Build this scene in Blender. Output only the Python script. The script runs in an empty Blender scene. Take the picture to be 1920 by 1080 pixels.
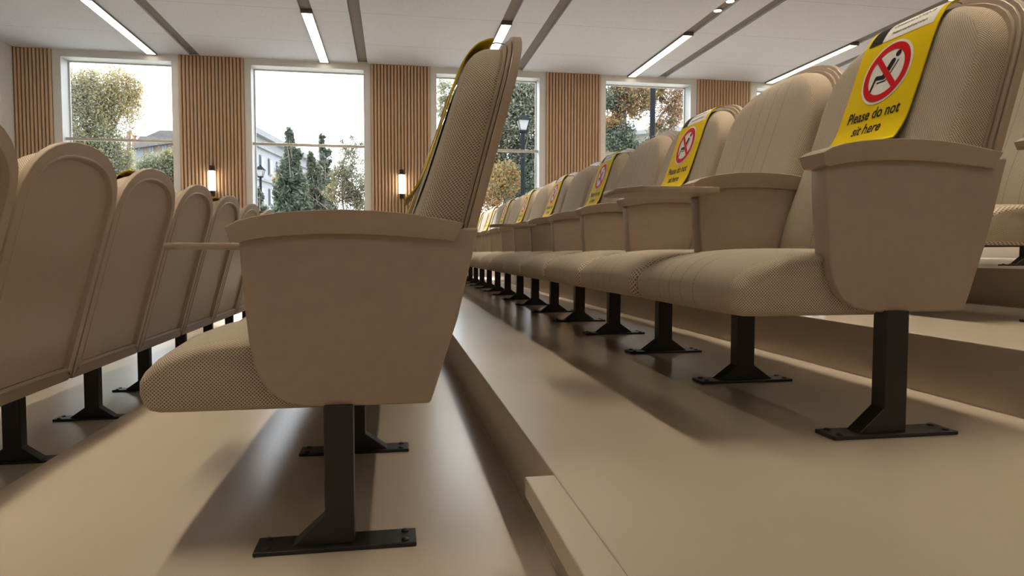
import bpy, bmesh, math, random
from mathutils import Vector, Matrix
import numpy as np
S = bpy.context.scene
COL = S.collection
R = math.radians

# ------------------------------------------------------------------ camera, sky, sun, exposure
CAMZ = 0.4
F_PX, YAW, PITCH, ROLL = 1288.55, 0.17145, -0.05098, 0.0015
fwd = Vector((math.sin(YAW)*math.cos(PITCH), math.cos(YAW)*math.cos(PITCH), math.sin(PITCH)))
rt0 = Vector((math.cos(YAW), -math.sin(YAW), 0)); up0 = rt0.cross(fwd)
rt = rt0*math.cos(ROLL) + up0*math.sin(ROLL); upv = -rt0*math.sin(ROLL) + up0*math.cos(ROLL)
cam_d = bpy.data.cameras.new('camera'); cam = bpy.data.objects.new('camera', cam_d); COL.objects.link(cam)
cam_d.sensor_width = 36; cam_d.lens = 36*F_PX/1920; cam_d.clip_start = 0.02; cam_d.clip_end = 600
m = Matrix.Identity(4)
for i in range(3):
    m[i][0] = rt[i]; m[i][1] = upv[i]; m[i][2] = -fwd[i]
m[2][3] = CAMZ
cam.matrix_world = m
S.camera = cam
S.view_settings.view_transform = 'Standard'; S.view_settings.look = 'None'
S.view_settings.gamma = 1; S.view_settings.use_curve_mapping = False
S.view_settings.exposure = 0.0
try:
    S.cycles.use_denoising = True; S.cycles.max_bounces = 10; S.cycles.diffuse_bounces = 3
    S.cycles.glossy_bounces = 4; S.cycles.transparent_max_bounces = 12; S.cycles.sample_clamp_indirect = 6
    S.cycles.caustics_reflective = False; S.cycles.caustics_refractive = False
except Exception: pass

wd = bpy.data.worlds.new('sky'); S.world = wd; wd.use_nodes = True
nt = wd.node_tree; nt.nodes.clear()
wo = nt.nodes.new('ShaderNodeOutputWorld'); bg = nt.nodes.new('ShaderNodeBackground')
tc = nt.nodes.new('ShaderNodeTexCoord'); mp = nt.nodes.new('ShaderNodeMapping'); mp.inputs['Scale'].default_value = (3, 3, 6)
nz = nt.nodes.new('ShaderNodeTexNoise'); nz.inputs['Scale'].default_value = 1.6; nz.inputs['Detail'].default_value = 5
cr = nt.nodes.new('ShaderNodeValToRGB')
cr.color_ramp.elements[0].position = 0.35; cr.color_ramp.elements[0].color = (0.72, 0.77, 0.83, 1)
cr.color_ramp.elements[1].position = 0.62; cr.color_ramp.elements[1].color = (0.88, 0.94, 1.0, 1)
nt.links.new(tc.outputs['Generated'], mp.inputs[0]); nt.links.new(mp.outputs[0], nz.inputs['Vector'])
nt.links.new(nz.outputs[0], cr.inputs[0]); nt.links.new(cr.outputs[0], bg.inputs[0]); nt.links.new(bg.outputs[0], wo.inputs[0])
bg.inputs[1].default_value = 6.0

sun_d = bpy.data.lights.new('sun', 'SUN'); sun = bpy.data.objects.new('sun', sun_d); COL.objects.link(sun)
sun_d.energy = 15.0; sun_d.angle = R(3.0); sun_d.color = (1.0, 0.95, 0.88)
sdir = Vector((0.10, -1.0, -0.74)).normalized()
sun.rotation_euler = sdir.to_track_quat('-Z', 'Y').to_euler()

LAMP = 4.0             # glow of the long ceiling diffusers
GLOW_W = 6.0
LAMP_W, LAMP_SPREAD = 13.5, 62.0   # their downward beam (prismatic optics)
# ------------------------------------------------------------------ helpers
def new_mat(name, base=(0.5,0.5,0.5), rough=0.5, metal=0.0, spec=0.5):
    mt = bpy.data.materials.new(name); mt.use_nodes = True
    b = mt.node_tree.nodes['Principled BSDF']
    b.inputs['Base Color'].default_value = (*base, 1); b.inputs['Roughness'].default_value = rough
    b.inputs['Metallic'].default_value = metal; b.inputs['Specular IOR Level'].default_value = spec
    return mt
def N(mt, t, **kw):
    n = mt.node_tree.nodes.new(t)
    for k, v in kw.items(): setattr(n, k, v)
    return n
def L(mt, a, b): mt.node_tree.links.new(a, b)
def bsdf(mt): return mt.node_tree.nodes['Principled BSDF']
def mathn(mt, op, a=None, b=None, c=None):
    n = N(mt, 'ShaderNodeMath', operation=op)
    for i, v in enumerate((a, b, c)):
        if v is None: continue
        if isinstance(v, (int, float)): n.inputs[i].default_value = v
        else: L(mt, v, n.inputs[i])
    return n.outputs[0]
def add_bump(mt, height, strength=0.3, dist=0.001):
    b = N(mt, 'ShaderNodeBump'); b.inputs['Strength'].default_value = strength; b.inputs['Distance'].default_value = dist
    L(mt, height, b.inputs['Height']); L(mt, b.outputs[0], bsdf(mt).inputs['Normal'])
def ramp(mt, fac, stops):
    r = N(mt, 'ShaderNodeValToRGB'); L(mt, fac, r.inputs[0])
    els = r.color_ramp.elements
    els[0].position, els[0].color = stops[0][0], (*stops[0][1], 1)
    els[1].position, els[1].color = stops[1][0], (*stops[1][1], 1)
    for p, c in stops[2:]:
        e = els.new(p); e.color = (*c, 1)
    return r.outputs[0]
def noisy(name, c0, c1, scale, rough=0.6, bump=0.1, dist=0.001, spec=0.5, detail=4):
    mt = new_mat(name, c0, rough, 0, spec)
    t = N(mt, 'ShaderNodeTexCoord'); n = N(mt, 'ShaderNodeTexNoise'); n.inputs['Scale'].default_value = scale; n.inputs['Detail'].default_value = detail
    L(mt, t.outputs['Object'], n.inputs['Vector'])
    L(mt, ramp(mt, n.outputs[0], [(0.35, c0), (0.65, c1)]), bsdf(mt).inputs['Base Color'])
    if bump: add_bump(mt, n.outputs[0], bump, dist)
    return mt

def tag(o, label=None, cat=None, group=None, kind=None):
    if label: o['label'] = label
    if cat: o['category'] = cat
    if group: o['group'] = group
    if kind: o['kind'] = kind
    return o
def empty(name, loc=(0,0,0), rz=0):
    o = bpy.data.objects.new(name, None); COL.objects.link(o); o.location = loc; o.rotation_euler = (0,0,rz)
    o.empty_display_size = 0.05
    return o
def mesh_obj(name, verts, faces, mats, parent=None, fmat=None, smooth=False, uvs=None):
    me = bpy.data.meshes.new(name); me.from_pydata([tuple(v) for v in verts], [], faces)
    if not isinstance(mats, (list, tuple)): mats = [mats]
    for q in mats: me.materials.append(q)
    if fmat is not None: me.polygons.foreach_set('material_index', fmat)
    if smooth: me.polygons.foreach_set('use_smooth', [True]*len(me.polygons))
    if uvs is not None:
        l = me.uv_layers.new(name='UVMap'); l.data.foreach_set('uv', [c for uv in uvs for c in uv])
    me.update()
    o = bpy.data.objects.new(name, me); COL.objects.link(o)
    if parent: o.parent = parent
    return o
class MB:
    """collects boxes, prisms, tubes into one mesh"""
    def __init__(s): s.v = []; s.f = []; s.m = []
    def box(s, x0, x1, y0, y1, z0, z1, mi=0):
        b = len(s.v)
        s.v += [(x,y,z) for z in (z0,z1) for y in (y0,y1) for x in (x0,x1)]
        for q in ((0,2,3,1),(4,5,7,6),(0,1,5,4),(2,6,7,3),(0,4,6,2),(1,3,7,5)):
            s.f.append(tuple(b+i for i in q)); s.m.append(mi)
        return s
    def prism(s, poly, f0, f1, mi=0):
        """poly: list of 2D points; f0, f1 map a 2D point to 3D on either end"""
        b = len(s.v); n = len(poly)
        s.v += [f0(p) for p in poly] + [f1(p) for p in poly]
        s.f.append(tuple(b+i for i in range(n))); s.f.append(tuple(b+n+i for i in reversed(range(n)))); s.m += [mi, mi]
        for i in range(n):
            j = (i+1) % n; s.f.append((b+i, b+n+i, b+n+j, b+j)); s.m.append(mi)
        return s
    def tube(s, pts, rads, seg=12, mi=0, caps=True):
        b = len(s.v); k = len(pts); pts = [Vector(p) for p in pts]
        if isinstance(rads, (int, float)): rads = [rads]*k
        ref = None
        for i, p in enumerate(pts):
            t = (pts[min(i+1,k-1)] - pts[max(i-1,0)])
            t = t.normalized() if t.length > 1e-9 else Vector((0,0,1))
            if ref is None: ref = Vector((1,0,0)) if abs(t.x) < .9 else Vector((0,1,0))
            a = t.cross(ref).normalized(); c = t.cross(a).normalized(); ref = -c if False else ref
            for j in range(seg):
                th = 2*math.pi*j/seg
                s.v.append(tuple(p + (a*math.cos(th) + c*math.sin(th))*rads[i]))
        for i in range(k-1):
            for j in range(seg):
                j2 = (j+1) % seg
                s.f.append((b+i*seg+j, b+i*seg+j2, b+(i+1)*seg+j2, b+(i+1)*seg+j)); s.m.append(mi)
        if caps:
            s.f.append(tuple(b+j for j in reversed(range(seg)))); s.f.append(tuple(b+(k-1)*seg+j for j in range(seg))); s.m += [mi, mi]
        return s
    def build(s, name, mats, parent=None, bevel=0, seg=2, smooth=False):
        o = mesh_obj(name, s.v, s.f, mats, parent, s.m)
        bm = bmesh.new(); bm.from_mesh(o.data)
        bmesh.ops.recalc_face_normals(bm, faces=bm.faces)
        if bevel:
            es = [e for e in bm.edges if len(e.link_faces) == 2 and e.calc_face_angle(0) > 0.5]
            bmesh.ops.bevel(bm, geom=es, offset=bevel, segments=seg, affect='EDGES', profile=0.5, clamp_overlap=True)
        bm.to_mesh(o.data); bm.free()
        if smooth:
            o.data.polygons.foreach_set('use_smooth', [True]*len(o.data.polygons))
            try: o.data.set_sharp_from_angle(angle=R(40))
            except Exception: pass
        return o
def copy_tree(o, parent=None):
    c = o.copy(); COL.objects.link(c); c.parent = parent
    for ch in list(o.children): copy_tree(ch, c)
    return c
def at_y(px, py, y):
    """the point of the place at depth y seen at pixel (px, py) of the survey photograph"""
    r = rt*((px-960)/F_PX) + upv*((540-py)/F_PX) + fwd
    return Vector((0,0,CAMZ)) + r*(y/r.y)

# ------------------------------------------------------------------ materials
def weave(name, cx, cy, light, dark, contrast_w=0.25, bump=0.6, seams=False):
    """checked weave laid out in the cloth's own UV metres"""
    mt = new_mat(name, light, 0.95, 0, 0.15)
    uv = N(mt, 'ShaderNodeUVMap'); uv.uv_map = 'UVMap'; sp = N(mt, 'ShaderNodeSeparateXYZ'); L(mt, uv.outputs[0], sp.inputs[0])
    nz = N(mt, 'ShaderNodeTexNoise'); nz.inputs['Scale'].default_value = 60; L(mt, uv.outputs[0], nz.inputs['Vector'])
    wob = mathn(mt, 'MULTIPLY', mathn(mt, 'SUBTRACT', nz.outputs[0], 0.5), 0.0012)
    u = mathn(mt, 'ADD', sp.outputs[0], wob); v = mathn(mt, 'ADD', sp.outputs[1], wob)
    a = mathn(mt, 'SINE', mathn(mt, 'MULTIPLY', u, math.pi/cx)); b = mathn(mt, 'SINE', mathn(mt, 'MULTIPLY', v, math.pi/cy))
    p = mathn(mt, 'MULTIPLY', a, b)
    h = mathn(mt, 'MULTIPLY_ADD', p, 0.5, 0.5)
    col = ramp(mt, h, [(0.37-contrast_w*0.8, dark), (0.37+contrast_w*0.8, light)])
    n2 = N(mt, 'ShaderNodeTexNoise'); n2.inputs['Scale'].default_value = 900; L(mt, uv.outputs[0], n2.inputs['Vector'])
    mx = N(mt, 'ShaderNodeMix', data_type='RGBA', blend_type='MULTIPLY'); mx.inputs[0].default_value = 0.35
    L(mt, col, mx.inputs[6]); L(mt, ramp(mt, n2.outputs[0], [(0.3, (0.6,0.6,0.6)), (0.7, (1.1,1.1,1.1))]), mx.inputs[7])
    out = mx.outputs[2]; hh = h
    if seams:
        s = None
        for x0 in (-0.107, -0.036, 0.036, 0.107):
            d = mathn(mt, 'ABSOLUTE', mathn(mt, 'SUBTRACT', sp.outputs[0], x0))
            g = mathn(mt, 'SUBTRACT', 1.0, mathn(mt, 'MINIMUM', mathn(mt, 'MULTIPLY', d, 1/0.0030), 1.0))
            s = g if s is None else mathn(mt, 'ADD', s, g)
        st = mathn(mt, 'GREATER_THAN', mathn(mt, 'SINE', mathn(mt, 'MULTIPLY', sp.outputs[1], 2*math.pi/0.009)), -0.3)
        s = mathn(mt, 'MULTIPLY', s, mathn(mt, 'MULTIPLY_ADD', st, 0.6, 0.4))
        m2 = N(mt, 'ShaderNodeMix', data_type='RGBA'); L(mt, mathn(mt, 'MINIMUM', mathn(mt, 'MULTIPLY', s, 0.85), 1.0), m2.inputs[0]); L(mt, out, m2.inputs[6])
        m2.inputs[7].default_value = (*dark, 1); out = m2.outputs[2]
        hh = mathn(mt, 'SUBTRACT', h, mathn(mt, 'MULTIPLY', s, 1.5))
    L(mt, out, bsdf(mt).inputs['Base Color'])
    add_bump(mt, hh, bump, 0.0012)
    return mt
LT, DK = (0.70, 0.59, 0.455), (0.19, 0.14, 0.10)
M_COARSE = weave('fabric_coarse_weave', 0.0034, 0.0034, LT, DK, 0.24, 0.9)
M_BORDER = weave('fabric_broad_check_border', 0.0085, 0.0085, LT, DK, 0.22)
M_FINE = weave('fabric_fine_weave', 0.0027, 0.0040, (0.60, 0.52, 0.415), (0.25, 0.20, 0.148), 0.34, 0.9, seams=True)
M_SHELL = noisy('beige_moulded_plastic', (0.42, 0.33, 0.255), (0.44, 0.345, 0.265), 40, 0.34, 0.02, 0.0004)
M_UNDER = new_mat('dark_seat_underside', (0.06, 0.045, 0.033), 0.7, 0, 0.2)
M_LEG = noisy('black_powder_coated_steel', (0.016, 0.015, 0.014), (0.024, 0.022, 0.02), 300, 0.42, 0.15, 0.0003)
M_YEL = new_mat('yellow_sign_face', (0.76, 0.55, 0.002), 0.65, 0, 0.08)
M_BLK = new_mat('black_sign_back', (0.006, 0.006, 0.008), 0.25)
M_WHT = new_mat('white_sign_print', (0.80, 0.78, 0.74), 0.6, 0, 0.1)
M_RED = new_mat('red_sign_print', (0.60, 0.008, 0.010), 0.6, 0, 0.08)
M_INK = new_mat('black_sign_print', (0.010, 0.009, 0.009), 0.6, 0, 0.15)
M_CORD = new_mat('grey_plastic_cord', (0.22, 0.19, 0.16), 0.4)
M_WALL = noisy('painted_wall', (0.62, 0.62, 0.61), (0.64, 0.64, 0.63), 8, 0.75, 0.03, 0.001, 0.3)
M_WALLD = noisy('dark_brown_unseen_wall', (0.10, 0.075, 0.055), (0.12, 0.09, 0.065), 30, 0.9, 0.1)  # finish of the unseen right wall, made dark to lower bounced light
M_JAMB = new_mat('white_window_reveal', (0.56, 0.585, 0.60), 0.5)
M_TRANSOM = new_mat('beige_transom_paint', (0.46, 0.43, 0.38), 0.5)
M_FLOOR = new_mat('beige_sealed_floor', (0.42, 0.335, 0.245), 0.33, 0, 0.5)
def _floor(mt):
    t = N(mt, 'ShaderNodeTexCoord'); n = N(mt, 'ShaderNodeTexNoise'); n.inputs['Scale'].default_value = 2.2; n.inputs['Detail'].default_value = 3
    L(mt, t.outputs['Object'], n.inputs['Vector'])
    L(mt, ramp(mt, n.outputs[0], [(0.3, (0.555, 0.47, 0.375)), (0.7, (0.58, 0.49, 0.395))]), bsdf(mt).inputs['Base Color'])
    L(mt, mathn(mt, 'MULTIPLY_ADD', n.outputs[0], 0.04, 0.22), bsdf(mt).inputs['Roughness'])
_floor(M_FLOOR)
def _ceil():
    mt = new_mat('plaster_ceiling_board', (0.60, 0.56, 0.51), 0.9, 0, 0.2)
    t = N(mt, 'ShaderNodeTexCoord'); n = N(mt, 'ShaderNodeTexNoise'); n.inputs['Scale'].default_value = 70; n.inputs['Detail'].default_value = 3
    L(mt, t.outputs['Object'], n.inputs['Vector'])
    sp = N(mt, 'ShaderNodeSeparateXYZ'); L(mt, t.outputs['Object'], sp.inputs[0])
    k = mathn(mt, 'PINGPONG', mathn(mt, 'SUBTRACT', sp.outputs[1], 10.9), 0.7007)    # joint every 1.4 m
    j = mathn(mt, 'LESS_THAN', k, 0.0035)
    col = ramp(mt, n.outputs[0], [(0.3, (0.425, 0.445, 0.50)), (0.7, (0.50, 0.525, 0.585))])
    mx = N(mt, 'ShaderNodeMix', data_type='RGBA'); L(mt, j, mx.inputs[0]); L(mt, col, mx.inputs[6]); mx.inputs[7].default_value = (0.28, 0.25, 0.22, 1)
    L(mt, mx.outputs[2], bsdf(mt).inputs['Base Color'])
    add_bump(mt, mathn(mt, 'SUBTRACT', n.outputs[0], mathn(mt, 'MULTIPLY', j, 1.0)), 0.35, 0.002)
    return mt
M_CEIL = _ceil()
M_STRIP = noisy('dark_acoustic_felt', (0.115, 0.105, 0.095), (0.19, 0.175, 0.16), 120, 0.9, 0.4, 0.002, 0.2)
M_FRAME = new_mat('grey_aluminium_light_frame', (0.16, 0.15, 0.14), 0.45, 0.3)
def emat(name, col, s):
    mt = new_mat(name, (0.9,0.9,0.9), 0.6); b = bsdf(mt)
    b.inputs['Emission Color'].default_value = (*col, 1); b.inputs['Emission Strength'].default_value = s
    return mt
M_LAMP = emat('linear_light_diffuser', (1.0, 0.87, 0.68), LAMP)
M_DOWN = emat('downlight_lens', (1.0, 0.87, 0.68), LAMP)
M_SCON = emat('sconce_glass', (1.0, 0.80, 0.58), 7.0)
M_BRONZE = new_mat('dark_bronze_metal', (0.045, 0.036, 0.03), 0.45, 0.6)
def _wood():
    mt = new_mat('oak_slat', (0.33, 0.19, 0.10), 0.55, 0, 0.35)
    t = N(mt, 'ShaderNodeTexCoord'); mpn = N(mt, 'ShaderNodeMapping'); mpn.inputs['Scale'].default_value = (40, 40, 0.8)
    n = N(mt, 'ShaderNodeTexNoise'); n.inputs['Scale'].default_value = 3; n.inputs['Detail'].default_value = 6
    L(mt, t.outputs['Object'], mpn.inputs[0]); L(mt, mpn.outputs[0], n.inputs['Vector'])
    L(mt, ramp(mt, n.outputs[0], [(0.2, (0.47, 0.325, 0.22)), (0.8, (0.52, 0.365, 0.25))]), bsdf(mt).inputs['Base Color'])
    return mt
M_WOOD = _wood()
M_WOODBACK = new_mat('dark_brown_panel_backing', (0.045, 0.022, 0.012), 0.8)
def _glass():
    mt = bpy.data.materials.new('window_glass'); mt.use_nodes = True; t = mt.node_tree; t.nodes.clear()
    o = t.nodes.new('ShaderNodeOutputMaterial'); mx = t.nodes.new('ShaderNodeMixShader'); tr = t.nodes.new('ShaderNodeBsdfTransparent'); g = t.nodes.new('ShaderNodeBsdfGlossy')
    g.inputs['Roughness'].default_value = 0.02; tr.inputs[0].default_value = (0.97, 0.98, 0.98, 1)
    fr = t.nodes.new('ShaderNodeFresnel'); fr.inputs[0].default_value = 1.10
    t.links.new(fr.outputs[0], mx.inputs[0]); t.links.new(tr.outputs[0], mx.inputs[1]); t.links.new(g.outputs[0], mx.inputs[2]); t.links.new(mx.outputs[0], o.inputs[0])
    return mt
M_GLASS = _glass()

# ------------------------------------------------------------------ room shell
WY, CZ = 12.0, 3.5786
XL, XR, YB = -5.79, 11.4, -5.0
TIERS = [(-5.79, -3.355, -0.66), (-3.355, -2.142, -0.4953), (-2.142, -0.9288, -0.3302), (-0.9288, 0.2845, -0.1651), (0.2845, 1.5037, 0.0),
         (1.5037, 2.72, 0.1667), (2.72, 9.3, 0.3333), (9.3, 11.4, 0.5)]
def struct(o): return tag(o, kind='structure')
b = MB()
poly = []
for x0, x1, z in TIERS: poly += [(x0, z), (x1, z)]
poly += [(11.4, -1.0), (-5.79, -1.0)]
b = MB(); b.prism(poly, lambda p: (p[0], YB, p[1]), lambda p: (p[0], WY, p[1]))
o = b.build('floor', M_FLOOR, bevel=0.0025, seg=2); struct(o)
# nosing board along the aisle edge of the step
o = MB().box(0.2297, 0.2843, -3.0, 1.19, -0.036, 0.0004).build('trim_1', M_FLOOR, bevel=0.0025); struct(o)

WINS = [(-5.124, -3.492, 3.476), (-2.28, -0.457, 3.476), (0.753, 2.567, 3.476), (3.777, 5.399, 3.482), (6.7, 8.5, 3.48)]
SILL = 0.62
b = MB(); xs = [XL-0.2]
for x0, x1, zt in WINS:
    b.box(xs[-1], x0, WY, WY+0.3, -1.0, CZ+0.3); b.box(x0, x1, WY, WY+0.3, -1.0, SILL); b.box(x0, x1, WY, WY+0.3, zt, CZ+0.3); xs.append(x1)
b.box(xs[-1], XR+0.2, WY, WY+0.3, -1.0, CZ+0.3)
struct(b.build('wall_back', M_WALL))
for i, (x0, x1, zt) in enumerate(WINS):
    w = empty('window_%d' % (i+1), ((x0+x1)/2, WY, SILL)); struct(w)
    xc = (x0+x1)/2; hw = (x1-x0)/2; H = zt-SILL; t = 0.004
    f = MB(); f.box(-hw, -hw+t, 0.001, 0.299, 0, H); f.box(hw-t, hw, 0.001, 0.299, 0, H); f.box(-hw+t, hw-t, 0.001, 0.299, H-t, H); f.box(-hw+t, hw-t, 0.001, 0.299, 0, t)
    f.build('window_reveal', M_JAMB, w)
    f = MB(); e = 0.022
    f.box(-hw+t, -hw+e, 0.262, 0.296, t, H-t); f.box(hw-e, hw-t, 0.262, 0.296, t, H-t); f.box(-hw+e, hw-e, 0.262, 0.296, H-e, H-t); f.box(-hw+e, hw-e, 0.262, 0.296, t, e)
    f.build('window_frame', M_JAMB, w)
    MB().box(-hw+t, hw-t, 0.105, 0.15, 2.188-SILL, 2.232-SILL).build('transom', M_TRANSOM, w, bevel=0.003)
    MB().box(-hw+e, hw-e, 0.276, 0.282, e, H-e).build('glass_pane', M_GLASS, w)
struct(MB().box(XL-0.2, XL, YB, WY, -1.0, CZ+0.3).build('wall_left', M_WALL))
struct(MB().box(XR, XR+0.2, YB, WY, -1.0, CZ+0.3).build('wall_right', M_WALLD))
struct(MB().box(XL-0.2, XR+0.2, YB-0.2, YB, -1.0, CZ+0.3).build('wall_front', M_WALL))

SA = [-3.77 + 2.671*k for k in range(6)]     # lines that carry the lamps
SB = [-3.124 + 2.648*k for k in range(6)]    # plain dark lines
gaps = sorted([(x-0.078, x+0.078) for x in SA+SB])
b = MB(); x = XL
for g0, g1 in gaps:
    b.box(x, g0, YB, WY, CZ, CZ+0.05); x = g1
b.box(x, XR, YB, WY, CZ, CZ+0.05)
struct(b.build('ceiling', M_CEIL))
for i, (g0, g1) in enumerate(gaps):
    struct(MB().box(g0-0.01, g1+0.01, YB, WY, CZ+0.0501, CZ+0.08).box(g0+0.002, g1-0.002, YB, WY, CZ+0.03, CZ+0.0505).build('trim_%d' % (i+2), M_STRIP))

# ------------------------------------------------------------------ slatted wall panels and sconces
PANELS = [(-5.786, -5.245, 10, 'narrow oak slat panel in the corner left of the leftmost window'),
          (-3.387, -2.382, 18, 'oak slat wall panel between the leftmost window and the window with conifers'),
          (-0.352, 0.648, 18, 'oak slat wall panel right of the conifer window, behind the nearest seat back'),
          (2.68, 3.685, 18, 'oak slat wall panel between the two windows with autumn trees'),
          (5.51, 6.58, 19, 'oak slat wall panel at the far right, partly behind the seat backs')]
for x0, x1, n, lab in PANELS:
    root = empty('slat_panel', ((x0+x1)/2, WY, -0.1)); tag(root, lab, 'wall panel', 'slatted wood panels between the windows')
    hw = (x1-x0)/2; z0 = -0.56 if x1 < -4 else (-0.395 if x1 < -2.2 else (0.1 if x0 < 2 else 0.45)); H = CZ-0.004+0.1
    if x0 < 0 < x1: z0 = 0.105
    MB().box(-hw, hw, -0.006, -0.0005, z0, H).build('backing_board', M_WOODBACK, root)
    b = MB(); p = (x1-x0)/n; r = p*0.42
    for k in range(n):
        xc = -hw + p*(k+0.5)
        prof = [(xc + r*math.cos(a), -0.006 - 0.034*math.sin(a)**0.85) for a in [math.pi*q/8 for q in range(9)]]
        b.prism(prof, lambda q: (q[0], q[1], z0), lambda q: (q[0], q[1], H))
    o = b.build('slats', M_WOOD, root, smooth=True)
def sconce(x, lab):
    root = empty('wall_sconce', (x, WY-0.04, 1.56)); tag(root, lab, 'wall lamp', 'wall sconces on the slatted panels')
    yc = -0.075
    MB().tube([(0,yc,-0.16),(0,yc,0.16)], 0.054, 24).build('glass_shade', M_SCON, root, smooth=True)
    for s in (-1, 1):
        MB().tube([(0,yc,s*0.161),(0,yc,s*0.172)], 0.058, 24).tube([(0,yc,s*0.172),(0,yc,s*0.245)], 0.038, 24).build('end_cap', M_BRONZE, root, smooth=True)
    MB().box(-0.02, 0.02, yc, 0.0, 0.19, 0.225).box(-0.02, 0.02, yc, 0.0, -0.225, -0.19).box(-0.03,0.03,-0.004,0.0,-0.24,0.24).build('wall_bracket', M_BRONZE, root)
sconce(-2.885, 'lit cylindrical wall lamp on the slat panel left of the conifer window')
sconce(0.157, 'lit cylindrical wall lamp on the slat panel right of the conifer window')

# ------------------------------------------------------------------ ceiling lights
light_labels = {(0,2): 'long white ceiling light at upper left, above the leftmost window',
    (1,2): 'long white ceiling light above the conifer window', (2,2): 'white ceiling light directly behind the top of the nearest seat back',
    (3,2): 'long white ceiling light above the window with the thick lamp post', (4,2): 'rightmost long white ceiling light, ending behind the right-hand seat backs'}
proto = None
for j, yc in enumerate((10.81, 6.5, 2.2, -2.1)):
    jj = {10.81: 2, 6.5: 1}.get(yc, 0)
    for i, x in enumerate(SA):
        if proto is None:
            root = empty('linear_ceiling_light'); hl = 1.21; w = 0.078
            b = MB(); t = 0.010; z0, z1 = -0.028, 0.028
            b.box(-w, -w+t, -hl, hl, z0, z1).box(w-t, w, -hl, hl, z0, z1).box(-w+t, w-t, -hl, -hl+t, z0, z1).box(-w+t, w-t, hl-t, hl, z0, z1)
            b.build('light_frame', M_FRAME, root)
            MB().box(-w+t, w-t, -hl+t, hl-t, -0.022, -0.012).build('diffuser', M_LAMP, root)
            ad = bpy.data.lights.new('downward_beam', 'AREA'); ad.shape = 'RECTANGLE'; ad.size = 0.12; ad.size_y = 2.38; ad.energy = LAMP_W; ad.spread = R(LAMP_SPREAD); ad.color = (1.0, 0.86, 0.66)
            ao = bpy.data.objects.new('downward_beam', ad); COL.objects.link(ao); ao.parent = root; ao.location = (0, 0, -0.0235)
            gd = bpy.data.lights.new('wide_glow', 'AREA'); gd.shape = 'RECTANGLE'; gd.size = 0.12; gd.size_y = 1.7; gd.energy = GLOW_W; gd.color = (1.0, 0.88, 0.70)
            go = bpy.data.objects.new('wide_glow', gd); COL.objects.link(go); go.parent = root; go.location = (0, 0, -0.0245)
            proto = root; r = root
        else: r = copy_tree(proto)
        r.location = (x, yc if jj != 2 else 10.76, CZ)
        lab = light_labels.get((i, jj)) if jj == 2 else None
        tag(r, lab or 'long white ceiling light outside the picture, overhead or behind the camera', 'ceiling light', 'long ceiling lights in the dark strips' if lab else 'ceiling lights beyond the picture')
dl = [(SA[2]+0.0, 8.63, 'round downlight at the top edge, above the nearest seat back'), (SA[3], 8.64, 'round downlight beyond the long light at upper right, the lower of the pair'),
      (SA[3], 8.30, 'round downlight at the top edge at upper right, the upper of the pair')]
for x, y, lab in dl:
    r = empty('round_downlight', (x, y, CZ+0.03)); tag(r, lab, 'downlight', 'round downlights in the dark ceiling strip')
    MB().tube([(0,0,-0.0005),(0,0,-0.014)], 0.058, 28).build('trim_ring', M_FRAME, r, smooth=True)
    MB().tube([(0,0,-0.0145),(0,0,-0.018)], 0.050, 28).build('lens', M_DOWN, r, smooth=True)

# ------------------------------------------------------------------ the chair (u = towards the back, y across, z up; origin on the floor under the near side panel)
PITCH_Y = 0.64
def lerp(a, b, t): return a+(b-a)*t
def interp(x, xs, ys): return float(np.interp(x, xs, ys))
def shell_u(z): return 0.185 + 0.27*(z-0.285)           # rear face of the back shell
def offset_poly(pts, d):
    n = len(pts); out = []
    for i in range(n):
        p0, p1, p2 = Vector(pts[i-1]), Vector(pts[i]), Vector(pts[(i+1) % n])
        e1 = (p1-p0).normalized(); e2 = (p2-p1).normalized()
        n1 = Vector((-e1.y, e1.x)); n2 = Vector((-e2.y, e2.x)); k = (n1+n2)
        k = k/max(k.length_squared, 1e-9)*2
        if k.length > 1.6: k = k.normalized()*1.6
        out.append(tuple(p1 + k*d))
    return out
def arch_outline(hw, z0, zs, z1, e, n, cham=0.012, zsub=6):
    """closed outline in (y, z), counter-clockwise, y centred"""
    pts = [(-hw+cham, z0), (hw-cham, z0), (hw, z0+cham)]
    for i in range(1, zsub): pts.append((hw, lerp(z0+cham, zs, i/zsub)))
    for i in range(n+1):
        a = math.pi*i/n; c, s = math.cos(a), math.sin(a)
        pts.append((hw*math.copysign(abs(c)**(2/e), c), zs+(z1-zs)*abs(s)**(2/e)))
    for i in range(zsub-1, 0, -1): pts.append((-hw, lerp(z0+cham, zs, i/zsub)))
    pts.append((-hw, z0+cham))
    return pts
def lofted(name, loops, close0, close1, mat, parent, smooth_angle=35):
    v = []; f = []; n = len(loops[0])
    for lp in loops: v += lp
    for k in range(len(loops)-1):
        for i in range(n):
            j = (i+1) % n; f.append((k*n+i, k*n+j, (k+1)*n+j, (k+1)*n+i))
    if close0: f.append(tuple(reversed(range(n))))
    if close1: f.append(tuple((len(loops)-1)*n+i for i in range(n)))
    o = mesh_obj(name, v, f, mat, parent)
    bm = bmesh.new(); bm.from_mesh(o.data); bmesh.ops.recalc_face_normals(bm, faces=bm.faces); bm.to_mesh(o.data); bm.free()
    o.data.polygons.foreach_set('use_smooth', [True]*len(o.data.polygons))
    try: o.data.set_sharp_from_angle(angle=R(smooth_angle))
    except Exception: pass
    return o

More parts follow.
